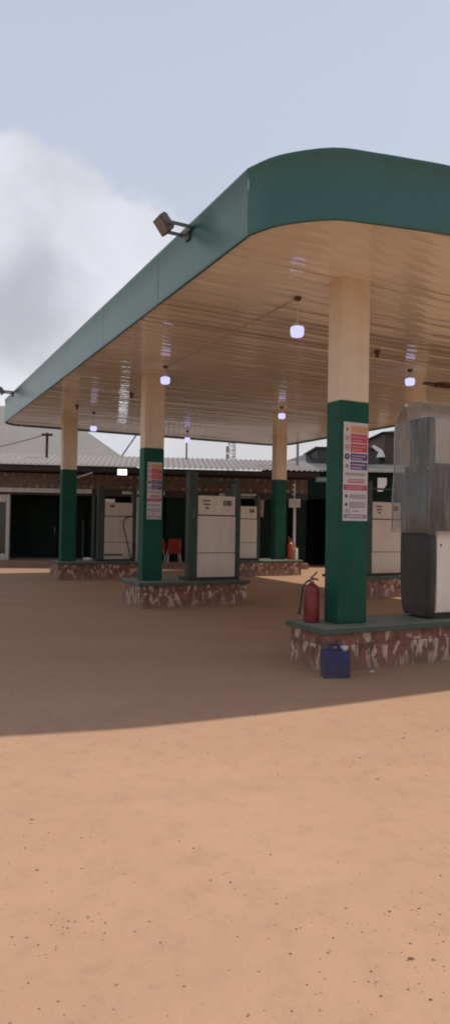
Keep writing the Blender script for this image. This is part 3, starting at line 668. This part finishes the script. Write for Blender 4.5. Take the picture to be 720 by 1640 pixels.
# ------------------------------------------------------------------ posters
def poster(loc, wd, ht, label):
    b = MB(); y0 = 0.0
    hw = wd/2
    def strip(xa, xb, za, zb, key, lay):   # fractions, from the top
        b.box(-hw + xa*wd, -hw + xb*wd, -0.002 - 0.0008*lay, -0.0005 - 0.0008*lay, ht*(1-zb), ht*(1-za), key)
    b.box(-hw, hw, -0.002, 0.0, 0.0, ht, 'paper')
    rows = [(0.035, 0.105, 'p_orange'), (0.115, 0.205, 'p_red'), (0.215, 0.30, 'p_red'), (0.315, 0.385, 'p_navy'), (0.40, 0.48, 'p_navy')]
    for k, (a, c, key) in enumerate(rows):
        strip(0.29, 0.975, a, c, key, 1)
        for q in range(2):
            zc = a + (c-a)*(0.3 + 0.38*q)
            strip(0.34, 0.34 + (0.56 if q == 0 else 0.42), zc, zc+(c-a)*0.13, 'p_orange' if False else ('p_pink' if k < 3 else 'p_light'), 2)
    def disc(xf, zf, r, key, lay, nn=18, hole=0.0):
        cx = -hw + xf*wd; cz = ht*(1-zf); y = -0.002 - 0.0009*lay
        vs = [(cx + r*math.cos(2*PI*k/nn), y, cz + r*math.sin(2*PI*k/nn)) for k in range(nn)]
        if hole:
            vs += [(cx + hole*math.cos(2*PI*k/nn), y, cz + hole*math.sin(2*PI*k/nn)) for k in range(nn)]
            b.add(vs, [(k, (k+1)%nn, nn+(k+1)%nn, nn+k) for k in range(nn)], key)
        else: b.add(vs, [tuple(range(nn))], key)
    r = wd*0.095
    disc(0.15, 0.07, r*1.15, 'p_orange', 1, 3); disc(0.15, 0.072, r*0.6, 'p_dark', 2, 3)
    for zf in (0.16, 0.257):
        disc(0.15, zf, r, 'p_red', 2, 18, r*0.75); strip(0.11, 0.19, zf-0.008, zf+0.008, 'p_grey', 1)
    disc(0.15, 0.35, r*1.1, 'p_dark', 1); strip(0.135, 0.165, 0.333, 0.36, 'paper', 2)
    strip(0.09, 0.21, 0.43, 0.465, 'p_grey', 1)
    for zf, a, c in ((0.515, 0.08, 0.9), (0.53, 0.08, 0.86), (0.575, 0.2, 0.92), (0.592, 0.16, 0.86), (0.607, 0.2, 0.9)):
        strip(a, c, zf, zf+0.009, 'p_grey' if zf < 0.54 else 'p_crim', 1)
    strip(0.02, 0.985, 0.635, 0.69, 'p_crim', 1); strip(0.16, 0.82, 0.65, 0.658, 'p_pink', 2); strip(0.16, 0.8, 0.668, 0.676, 'p_pink', 2)
    for zf in (0.735, 0.75, 0.765, 0.81, 0.825, 0.842, 0.857):
        strip(0.25, 0.93, zf, zf+0.008, 'p_grey', 1)
    disc(0.13, 0.75, r*0.6, 'p_dark', 1); disc(0.13, 0.835, r*0.6, 'p_dark', 1)
    disc(0.12, 0.90, r*0.65, 'p_grey', 1, 16, r*0.45); disc(0.24, 0.90, r*0.65, 'p_grey', 1, 16, r*0.45); strip(0.4, 0.66, 0.895, 0.906, 'p_grey', 1); disc(0.84, 0.90, r*0.7, 'p_light', 1, 16, r*0.5)
    strip(0.05, 0.96, 0.935, 0.972, 'p_grey', 1); strip(0.16, 0.84, 0.947, 0.96, 'paper', 2)
    o = b.build('safety_poster'); o.location = loc; o.rotation_euler = (0, 0, TH)
    return tag(o, label, 'poster', 'safety posters on the columns')
poster(W(-CY-0.003, 0.028, 1.655), 0.35, 1.13, 'large bright safety poster with orange, red and navy panels on the nearest column')
poster(W(UM-CY-0.003, -0.125, 1.66), 0.30, 1.10, 'smaller looking dim safety poster on the middle column')

# ------------------------------------------------------------------ fire extinguishers and cans
def extinguisher(loc, rz, label, body='red'):
    t = thing('fire_extinguisher', label, 'fire extinguisher', loc, rz, 'fire extinguishers')
    b = MB(); b.lathe([(0.080, 0.0), (0.088, 0.006), (0.090, 0.02), (0.090, 0.36), (0.086, 0.39), (0.072, 0.415), (0.045, 0.435), (0.028, 0.445), (0.026, 0.46)], body, n=28); b.build('cylinder', t, smooth=True)
    b = MB()
    vs = []; nn = 12
    for zz in (0.17, 0.30):
        for k in range(nn+1):
            a = R(-140 + 100*k/nn); vs.append((0.0912*math.cos(a), 0.0912*math.sin(a), zz))
    b.add(vs, [(k, k+1, nn+2+k, nn+1+k) for k in range(nn)], 'redlabel'); b.build('paper_label', t)
    b = MB(); b.lathe([(0.024, 0.46), (0.024, 0.49), (0.018, 0.51)], 'greymetal', n=12)
    b.tube([(-0.01, 0, 0.49), (0.035, 0, 0.50), (0.075, 0, 0.485)], 0.010, body, 7)
    b.tube([(-0.012, 0, 0.505), (0.02, 0, 0.535), (0.062, 0, 0.575)], 0.010, body, 7); b.build('valve_lever', t, smooth=True)
    b = MB(); b.lathe([(0.018, -0.006), (0.02, 0), (0.018, 0.006)], 'cap', (0.0, -0.03, 0.475), 10); b.build('gauge', t)
    b = MB(); b.tube(smooth_path([(-0.015, 0, 0.48), (-0.06, -0.01, 0.465), (-0.11, -0.02, 0.40), (-0.125, -0.02, 0.27), (-0.14, -0.02, 0.16)]), 0.011, 'black', 8)
    b.tube([(-0.14, -0.02, 0.17), (-0.155, -0.02, 0.09)], 0.013, 'black', 8, r1=0.02); b.build('hose', t, smooth=True)
    return t
extinguisher(W(0.14, -0.36, HI), R(8), 'dark red fire extinguisher standing on the nearest island left of the column')
extinguisher(W(UF-0.25, VR+0.36, HI), R(190), 'orange red fire extinguisher on the far island right of its column', 'orange').scale = (1.15, 1.15, 1.25)

jc = thing('jerrycan', 'small blue plastic jerrycan on the ground at the corner of the nearest island', 'jerrycan', W(-0.525, -0.505, 0.0), R(8))
b = MB(); b.box(-0.14, 0.14, -0.075, 0.075, 0.0, 0.285, 'blue'); b.box(-0.11, 0.11, -0.079, -0.0755, 0.05, 0.22, 'blue')
b.build('body', jc, bevel=0.022, seg=3)
b = MB(); b.tube(smooth_path([(-0.09, 0, 0.275), (-0.075, 0, 0.335), (-0.02, 0, 0.345), (0.03, 0, 0.335), (0.045, 0, 0.275)]), 0.014, 'blue', 8); b.build('handle', jc, smooth=True)
b = MB(); b.lathe([(0.026, 0.28), (0.026, 0.30), (0.031, 0.30), (0.031, 0.325), (0.027, 0.33)], 'cap', (0.095, -0.02, 0), 16); b.build('cap', jc, smooth=True)

wc = thing('jerrycan', 'dusty white jerrycan beside the orange extinguisher at the end of the far island', 'jerrycan', W(UF-0.3, VR+0.52, HI), R(60))
b = MB(); b.box(-0.11, 0.11, -0.06, 0.06, 0, 0.36, 'yellowcan'); b.build('body', wc, bevel=0.02)
b = MB(); b.tube([(-0.05, 0, 0.355), (-0.04, 0, 0.40), (0.04, 0, 0.40), (0.05, 0, 0.355)], 0.012, 'yellowcan', 6); b.build('handle', wc)
ps = MB(); ps.add([(-0.03,-0.02,0.004),(0.035,-0.015,0.012),(0.03,0.025,0.006),(-0.005,0.03,0.022),(-0.035,0.015,0.005),(0,0,0.018)], [(0,1,5),(1,2,5),(2,3,5),(3,4,5),(4,0,5)], 'cap')
pso = ps.build('paper_scrap'); pso.location = W(-0.52, 0.0, 0.0); tag(pso, 'small white paper scrap on the ground at the foot of the nearest island', 'paper scrap')
bag = MB(); vs = []; nn = 12
for j in range(6):
    for k in range(nn):
        a = 2*PI*k/nn; rr = 0.09*math.sin(PI*(j+0.6)/6.4)*(1+0.5*noise.noise(Vector((math.cos(a)*2, math.sin(a)*2, j*0.7))))
        vs.append((rr*1.5*math.cos(a), rr*math.sin(a), 0.11*j/5))
bag.add(vs, [(j*nn+k, j*nn+(k+1)%nn, (j+1)*nn+(k+1)%nn, (j+1)*nn+k) for j in range(5) for k in range(nn)] + [tuple(reversed(range(nn))), tuple(5*nn+k for k in range(nn))], 'cap')
bo = bag.build('crumpled_bag', smooth=True); bo.location = W(UF-0.1, 0.35, HI); tag(bo, 'small crumpled white bag on the far left island', 'bag')

# ------------------------------------------------------------------ lamps
def pendant(u, v, drop, label):
    t = thing('pendant_lamp', label, 'pendant lamp', W(u, v, ZS), TH, 'lit lamps hanging under the canopy')
    b = MB(); b.lathe([(0.05, -0.004), (0.05, -0.02), (0.03, -0.045), (0.01, -0.05)], 'holder', n=14); b.build('ceiling_rose', t, smooth=True)
    b = MB(); b.tube([(0,0,-0.04), (0.0,0,-drop+0.03)], 0.005, 'cap', 6); b.build('cord', t)
    b = MB(); b.lathe([(0.025, -drop+0.05), (0.04, -drop+0.02), (0.05, -drop)], 'cap', n=14); b.build('socket', t, smooth=True)
    b = MB(); b.lathe([(0.055, -drop-0.002), (0.082, -drop-0.012), (0.088, -drop-0.04), (0.084, -drop-0.10), (0.07, -drop-0.125), (0.02, -drop-0.13)], 'bulb', n=18); b.build('bulb', t, smooth=True)
    return t
pendant(0.73, -0.23, 0.37, 'lit white pendant lamp hanging nearest, left of the nearest column')
pendant(5.05, -0.26, 0.20, 'lit pendant lamp hanging just in front of the middle column')
pendant(10.9, 0.09, 0.36, 'lit pendant lamp far down the left side, near the leftmost far column')
pendant(3.0, 3.67, 0.16, 'lit pendant lamp above the plastic cover, right of the nearest column')
pendant(7.56, 3.78, 0.16, 'lit pendant lamp hanging above the far column with the orange extinguisher')
pendant(12.8, 3.6, 0.20, 'lit pendant lamp at the back edge of the ceiling, against the sky')

def floodlight(loc, rz, label):
    t = thing('floodlight', label, 'floodlight', loc, rz, 'floodlights on the canopy edge')
    T = Matrix.Translation((0, -0.30, 0.06)) @ Matrix.Rotation(R(38), 4, 'X') @ Matrix.Scale(0.82, 4)
    b = MB(); b.box(-0.14, 0.14, -0.045, 0.045, -0.11, 0.13, 'greymetal', T)
    for k in range(7): b.box(-0.12+k*0.038, -0.112+k*0.038, 0.046, 0.075, -0.09, 0.11, 'greymetal', T)
    b.build('housing', t, bevel=0.008)
    b = MB(); b.box(-0.12, 0.12, -0.052, -0.0465, -0.09, 0.11, 'glassdark', T); b.build('front_glass', t)
    b = MB()
    for sx in (-0.135, 0.125): b.box(sx, sx+0.01, -0.31, -0.03, 0.03, 0.07, 'greymetal')
    b.box(-0.135, 0.135, -0.029, -0.019, 0.02, 0.08, 'greymetal'); b.box(-0.05, 0.05, -0.018, 0.0, -0.06, 0.09, 'greymetal')
    b.build('bracket', t)
    return t
f1 = floodlight(W(0.80, V0-0.006, ZT-0.12), TH - R(90), 'large grey floodlight tilted out from the near part of the canopy edge')
dup(f1, W(12.5, V0-0.006, ZT-0.06), 'tiny looking floodlight at the far left end of the canopy edge')

# ------------------------------------------------------------------ shop building behind, on the left
BA = R(6)
shop = thing('station_shop', 'low shop building with brown tile frieze, dark green doors and corrugated veranda roof', 'building', (-8.0, 23.2, 0), BA)
X0, X1 = -5.0, 11.1
b = MB(); b.box(X0, X1, 0.0, 8.0, -0.02, 0.2, 'floor'); b.build('plinth', shop, bevel=0.01)
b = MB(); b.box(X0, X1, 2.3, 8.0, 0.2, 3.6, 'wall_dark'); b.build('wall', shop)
b = MB(); b.box(X0, X1, 0.30, 0.55, 2.74, 3.26, 'bandtiles'); b.build('tile_frieze', shop)
b = MB()
for (xa, xb, zo) in ((X0, 3.35, 0), (4.4, 5.9, 0), (7.85, 8.05, 0.04), (8.45, 9.2, 0.04)):
    b.box(xa, xb, 0.24, 0.56, 2.58-zo, 2.73-zo, 'trimwhite')
b.box(X0, X1, 0.32, 0.54, 2.50, 2.738, 'eave')
b.build('lintel', shop)
def pillar(x, w_, key='trimwhite', z0=0.2, z1=2.5):
    b = MB(); b.box(x-w_/2, x+w_/2, 0.33, 0.53, z0, z1, key); b.build('pillar', shop, bevel=0.008)
pillar(0.46, 0.12); pillar(4.93, 0.11); pillar(3.4, 0.12, 'post'); pillar(9.6, 0.6, 'wall_dark'); pillar(10.9, 0.3, 'wall_dark'); pillar(6.9, 1.9, 'wall_dark')
# glazed front at the far left
b = MB()
b.box(-0.9, 0.39, 0.34, 0.52, 2.22, 2.49, 'trimwhite'); b.box(-0.9, 0.39, 0.34, 0.52, 0.2, 0.42, 'trimwhite'); b.box(0.02, 0.10, 0.36, 0.50, 0.42, 2.22, 'trimwhite'); b.box(-0.9, -0.78, 0.36, 0.5, 0.42, 2.22, 'trimwhite')
fr = b.build('window_frame', shop, bevel=0.006)
b = MB(); b.box(-0.78, 0.39, 0.42, 0.43, 0.42, 2.22, 'window'); b.build('window_pane', fr)
# doors in the back wall of the veranda
for (xa, xb, open_) in ((0.75, 1.9, 0), (1.95, 2.95, 0), (4.9, 5.9, 0), (8.0, 9.1, 0)):
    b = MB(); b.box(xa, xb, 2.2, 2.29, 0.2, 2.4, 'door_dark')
    for zz in (0.5, 1.1, 1.7): b.box(xa+0.12, xb-0.12, 2.18, 2.199, zz, zz+0.42, 'door_dark')
    d_ = b.build('door', shop, bevel=0.008)
    b = MB(); b.tube([(xb-0.08, 2.13, 1.15), (xb-0.08, 2.13, 1.35)], 0.012, 'leg', 6); b.build('handle', d_)
b = MB(); b.box(2.10, 2.17, 1.9, 1.96, 0.2, 1.6, 'tan'); b.build('door_edge', shop)
b = MB(); b.box(2.88, 2.91, 1.9, 1.96, 0.2, 1.6, 'board'); b.build('door_edge', shop)
# veranda roof: corrugated sheet sloping to the eave
def corrugated(b, x0, x1, y0, z0, y1, z1, key, pitch=0.155, amp=0.03):
    n = int((x1-x0)/pitch*6); vs = []
    for j in range(n+1):
        x = x0 + (x1-x0)*j/n; h = amp*math.sin(2*PI*(x-x0)/pitch)
        for (y, z) in ((y0, z0), (y1, z1)): vs.append((x, y, z+h))
        for (y, z) in ((y0, z0-0.012), (y1, z1-0.012)): vs.append((x, y, z+h))
    fs = []
    for j in range(n):
        a = j*4; c = a+4
        fs += [(a, c, c+1, a+1), (a+2, a+3, c+3, c+2), (a, a+2, c+2, c)]
    b.add(vs, fs, key)
b = MB(); corrugated(b, X0, X1+0.4, -0.35, 3.53, 2.6, 4.15, 'sheet', 0.19, 0.022); b.build('veranda_roof', shop, smooth=True)
b = MB(); b.box(X0, X1+0.3, -0.26, -0.22, 3.32, 3.48, 'eave'); b.box(X0, X1+0.2, -0.219, 2.3, 3.30, 3.33, 'eave'); b.build('eave_board', shop)
b = MB(); b.tube([(2.35, 0.05, 2.95), (3.4, -0.3, 3.28)], 0.03, 'trimwhite', 8); b.build('eave_brace', shop)
b = MB(); b.tube([(6.75, 2.4, 4.05), (6.75, 2.4, 4.72)], 0.03, 'black', 8); b.build('vent_pipe', shop)
b = MB(); b.tube([(1.55, 1.6, 3.9), (1.55, 1.6, 4.85)], 0.05, 'eave', 8); b.box(1.35, 1.75, 1.55, 1.65, 4.74, 4.82, 'eave'); b.build('cable_post', shop)
b = MB(); b.tube(smooth_path([(1.55, 1.6, 4.8), (-0.5, 1.8, 4.25), (-3.0, 2.0, 4.0)]), 0.014, 'eave', 5); b.build('roof_cable', shop)
# hipped house roof behind
house = thing('hip_roof_house', 'grey hip roofed house rising behind the shop on the left', 'building', (-10.0, 31.0, 0), R(6))
b = MB(); b.box(-7, 5.2, 0.3, 9, 0, 4.2, 'wall_dark'); b.build('wall', house)
b = MB(); b.add([(-8,-0.3,4.15), (5.9,-0.3,4.15), (5.9,9.6,4.15), (-8,9.6,4.15), (-4.0,4.6,7.6), (1.3,4.6,7.6)], [(0,1,5,4), (1,2,5), (2,3,4,5), (3,0,4), (3,2,1,0)], 'sheet2'); b.build('roof', house)

# wall flood lamp, lit
wl = thing('wall_lamp', 'lit white floodlight under the shop eave, between the two left columns', 'wall lamp', (-3.53, 23.05, 3.30), BA)
b = MB(); b.box(-0.17, 0.17, 0.0, 0.06, -0.11, 0.11, 'greymetal'); b.build('housing', wl, bevel=0.01)
b = MB(); b.box(-0.15, 0.15, -0.008, -0.001, -0.09, 0.09, 'flood'); b.build('led_panel', wl)
b = MB(); b.box(-0.02, 0.02, 0.061, 0.45, -0.02, 0.02, 'greymetal'); b.box(-0.06, 0.06, 0.28, 0.30, 0.0, 0.2, 'greymetal'); b.build('bracket', wl)

# chairs and board in the veranda
def chair(loc, rz, label):
    t = thing('plastic_chair', label, 'chair', loc, rz, 'red plastic chairs in the veranda')
    b = MB(); b.box(-0.23, 0.23, -0.22, 0.22, 0.42, 0.46, 'chairred'); b.box(-0.23, 0.23, -0.235, -0.221, 0.30, 0.45, 'chairred'); b.build('seat', t, bevel=0.012)
    vs = []; nn = 8
    for j in range(5):
        z = 0.46 + 0.38*j/4
        for k in range(nn+1):
            x = -0.24 + 0.48*k/nn; vs.append((x*(1-0.1*j/4), -0.22 - 0.05*j/4 - 0.06*(1-(x/0.24)**2) , z - (0.03*abs(x/0.24)**3 if j == 4 else 0)))
    vs2 = [(x, y+0.015, z) for x, y, z in vs]; k_ = nn+1; n_ = len(vs)
    fs = [(j*k_+q, j*k_+q+1, (j+1)*k_+q+1, (j+1)*k_+q) for j in range(4) for q in range(nn)]
    b = MB(); b.add(vs, fs, 'chairred'); b.add(vs2, [tuple(reversed(f)) for f in fs], 'chairred'); b.build('backrest', t, smooth=True)
    for sx in (-1, 1):
        for sy in (-1, 1):
            b = MB(); b.tube([(sx*0.19, sy*0.18, 0.42), (sx*0.23, sy*0.22, 0.0)], 0.022, 'leg', 7); b.build('leg', t)
        b = MB(); b.tube(smooth_path([(sx*0.235, -0.24, 0.62), (sx*0.25, 0.0, 0.65), (sx*0.24, 0.19, 0.62), (sx*0.22, 0.2, 0.46)]), 0.018, 'chairred', 7); b.build('armrest', t, smooth=True)
    return t
ch = chair((-1.80, 23.95, 0.2), R(14), 'bright red plastic chair with pale legs, right of two in the dark veranda')
dup(ch, (-2.25, 24.35, 0.2), 'darker red chair set further back, left of two in the dark veranda', R(-20))
nb = thing('notice_board', 'dim grey notice board standing behind the red chairs', 'notice board', (-1.75, 24.9, 0.2), BA)
b = MB(); b.box(-0.36, 0.36, 0, 0.03, 0.75, 1.32, 'board'); b.box(-0.2, 0.02, -0.004, -0.001, 1.05, 1.22, 'p_grey'); b.build('panel', nb)
b = MB()
b.box(-0.40, 0.40, -0.02, 0.035, 1.322, 1.37, 'trimwhite'); b.box(-0.40, 0.40, -0.02, 0.035, 0.70, 0.748, 'trimwhite'); b.box(-0.40, -0.362, -0.02, 0.035, 0.748, 1.322, 'trimwhite'); b.box(0.362, 0.40, -0.02, 0.035, 0.748, 1.322, 'trimwhite')
b.build('frame', nb)
for sx in (-0.33, 0.33):
    b = MB(); b.box(sx-0.02, sx+0.02, 0.0, 0.04, 0.0, 0.70, 'leg'); b.build('leg', nb)
cl = MB(); vs = []
for j in range(7):
    for k in range(9):
        x = -0.12 + 0.24*k/8; vs.append((x*(1-0.08*j/6), 0.02*math.sin(k*1.7+j*0.3), -0.62*j/6 - 0.03*math.sin(k*0.9)*(j/6)))
cl.add(vs, [(j*9+k, j*9+k+1, (j+1)*9+k+1, (j+1)*9+k) for j in range(6) for k in range(8)], 'cloth')
cl.box(-0.2, 0.2, -0.012, 0.012, 0.0, 0.02, 'tan')
clo = cl.build('hanging_cloth', smooth=True); clo.location = (1.28, 24.35, 2.47); clo.rotation_euler = (0,0,BA)
tag(clo, 'pale pink cloth hanging in the dark doorway left of the far column', 'cloth')

# white post with a meter box in front of the right building
wp = thing('meter_post', 'thin white post with a white box at its top, behind the far column', 'post', (2.48, 24.2, 0.0), R(3))
b = MB(); b.tube([(0,0,0), (0,0,2.3)], 0.045, 'whitepole', 10); b.tube([(0,0,2.3), (0,0,3.1)], 0.02, 'whitepole', 8); b.build('pole', wp)
b = MB(); b.box(-0.2, 0.2, -0.09, 0.09, 2.22, 2.52, 'whitepole'); b.box(-0.16, 0.16, -0.10, -0.091, 2.26, 2.48, 'trimwhite'); b.build('meter_box', wp, bevel=0.01)
for zz in (2.68, 2.86, 3.02):
    b = MB(); b.lathe([(0.05, -0.03), (0.055, 0), (0.05, 0.03)], 'whitepole', (-0.03, -0.02, zz), 10); b.build('insulator', wp)

# ------------------------------------------------------------------ right building
rb = thing('service_building', 'dark green service building with a wide dark doorway and low charcoal roof', 'building', (2.75, 26.3, 0), R(3))
b = MB()
b.box(0.0, 0.12, 0.0, 0.25, 0, 3.75, 'wall_dark'); b.box(0.12, 1.62, 0.0, 0.25, 2.62, 3.75, 'wall_dark'); b.box(1.62, 9.5, 0.0, 0.25, 0.0, 3.75, 'wall_dark')
b.box(0.0, 0.2, 0.25, 7, 0, 3.75, 'wall_dark'); b.box(9.3, 9.5, 0.25, 7, 0, 3.75, 'wall_dark'); b.box(0.2, 9.3, 6.8, 7, 0, 3.75, 'wall_dark')
b.build('wall', rb)
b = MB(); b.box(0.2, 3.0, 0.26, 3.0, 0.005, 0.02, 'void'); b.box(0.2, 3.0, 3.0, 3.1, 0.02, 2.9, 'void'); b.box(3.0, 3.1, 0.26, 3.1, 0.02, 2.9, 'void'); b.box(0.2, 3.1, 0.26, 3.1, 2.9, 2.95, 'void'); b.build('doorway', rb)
b = MB(); b.box(-0.3, 9.8, -0.22, -0.05, 3.70, 3.80, 'trimwhite'); b.build('gutter', rb, bevel=0.01)
b = MB(); b.add([(-1.2,-0.15,3.80), (9.9,-0.15,3.80), (9.9,7.3,3.80), (-1.2,7.3,3.80), (1.0,3.4,4.75), (8,3.4,4.75)], [(0,1,5,4), (1,2,5), (2,3,4,5), (3,0,4), (3,2,1,0)], 'darkroof'); b.build('roof', rb)
b = MB(); b.box(1.05, 3.6, 1.2, 4.0, 3.82, 4.72, 'darkroof'); b.box(0.95, 3.7, 1.1, 4.1, 4.72, 4.80, 'eave'); b.box(1.55, 1.85, 1.19, 1.199, 4.15, 4.6, 'sheet'); b.build('roof_hut', rb)
b = MB(); b.box(3.95, 6.5, 1.6, 4.6, 3.82, 5.5, 'brownwall'); b.add([(3.75,1.3,5.5),(6.9,1.3,5.5),(6.9,4.9,5.5),(3.75,4.9,5.5),(5.3,3.1,5.9)], [(0,1,4),(1,2,4),(2,3,4),(3,0,4),(3,2,1,0)], 'darkroof'); b.build('roof_room', rb)
sg = MB(); sg.box(-0.42, 0.42, -0.03, 0.0, -0.10, 0.10, 'signgreen')
for k in range(7): sg.box(-0.34+k*0.095, -0.28+k*0.095, -0.034, -0.031, -0.045, 0.045, 'trimwhite')
sgo = sg.build('sign_plate'); sgo.location = (3.92, 26.33, 3.38); sgo.rotation_euler = (0,0,R(3)); tag(sgo, 'small pale green sign plate above the dark doorway', 'sign')
sg2 = MB(); sg2.box(-0.18, 0.18, -0.012, 0.0, -0.27, 0.27, 'notice'); sg2.add([(0.02,-0.0135,-0.27), (0.181,-0.0135,-0.27), (0.181,-0.0135,0.02)], [(0,1,2)], 'wall_dark')
sg2o = sg2.build('wall_notice'); sg2o.location = (6.12, 26.40, 3.22); sg2o.rotation_euler = (0,0,R(3)); tag(sg2o, 'white notice on the dark green wall, above the dispenser behind the nearest column', 'notice')
tp = MB(); vs = []
for (x, z) in ((0,0), (0.36,0.02), (0.27,0.27), (0.2,0.34), (-0.12,0.5), (-0.2,0.42), (0.1,0.2)): vs.append((x, 0.04*math.sin(x*9), z))
tp.add(vs, [(0,1,2,6), (6,2,3), (6,3,4,5)], 'notice')
tpo = tp.build('roof_scrap'); tpo.location = (6.0, 26.95, 4.35); tag(tpo, 'torn white sheet caught on the dark roof right of the nearest column', 'sheet')

# ------------------------------------------------------------------ masts
ma = thing('lattice_mast', 'faint grey lattice mast rising far behind the shop roof', 'mast', (0.9, 95.0, 0))
b = MB(); H_ = 17.0; r0, r1 = 0.9, 0.4
def cor(k, z):
    a = R(45+120*k); r = r0 + (r1-r0)*z/H_; return (r*math.cos(a), r*math.sin(a), z)
for k in range(3): b.tube([cor(k, 0), cor(k, H_)], 0.06, 'mastgrey', 5)
b.build('mast_legs', ma)
b = MB(); nz = 17
for j in range(nz):
    for k in range(3):
        b.tube([cor(k, H_*j/nz), cor((k+1)%3, H_*(j+1)/nz)], 0.035, 'mastgrey', 4); b.tube([cor(k, H_*(j+1)/nz), cor((k+1)%3, H_*(j+1)/nz)], 0.03, 'mastgrey', 4)
b.build('lattice', ma)
b = MB()
for k, zz in enumerate((10.5, 11.6)):
    b.box(-0.9, -0.5, -0.15, 0.15, zz, zz+0.9, 'mastgrey')
b.build('antenna_panel', ma)
pm = MB(); pm.tube([(0,0,0), (0,0,6.6)], 0.05, 'mastgrey', 8); pm.tube([(0,0,5.2), (0.0,0,5.6)], 0.09, 'mastgrey', 8); pm.box(-0.25, 0.25, -0.03, 0.03, 6.0, 6.08, 'mastgrey')
pmo = pm.build('thin_pole'); pmo.location = (2.72, 25.6, 0); tag(pmo, 'thin pale pole rising behind the far right column to the canopy', 'pole')
st = MB(); st.tube([(0,0,3.9), (0.95,0.2,5.4)], 0.035, 'mastgrey', 6)
sto = st.build('leaning_pipe'); sto.location = (-4.3, 26.6, 0); sto.rotation_euler = (0,0,0); tag(sto, 'thin leaning pipe above the shop roof beside the grey hip roof', 'pipe')

# ------------------------------------------------------------------ render settings
SC.view_settings.view_transform = 'Standard'; SC.view_settings.look = 'None'; SC.view_settings.exposure = 0
SC.render.engine = 'CYCLES'
SC.cycles.max_bounces = 8; SC.cycles.diffuse_bounces = 5; SC.cycles.transparent_max_bounces = 12
SC.cycles.use_denoising = True
SC.cycles.filter_width = 1.9
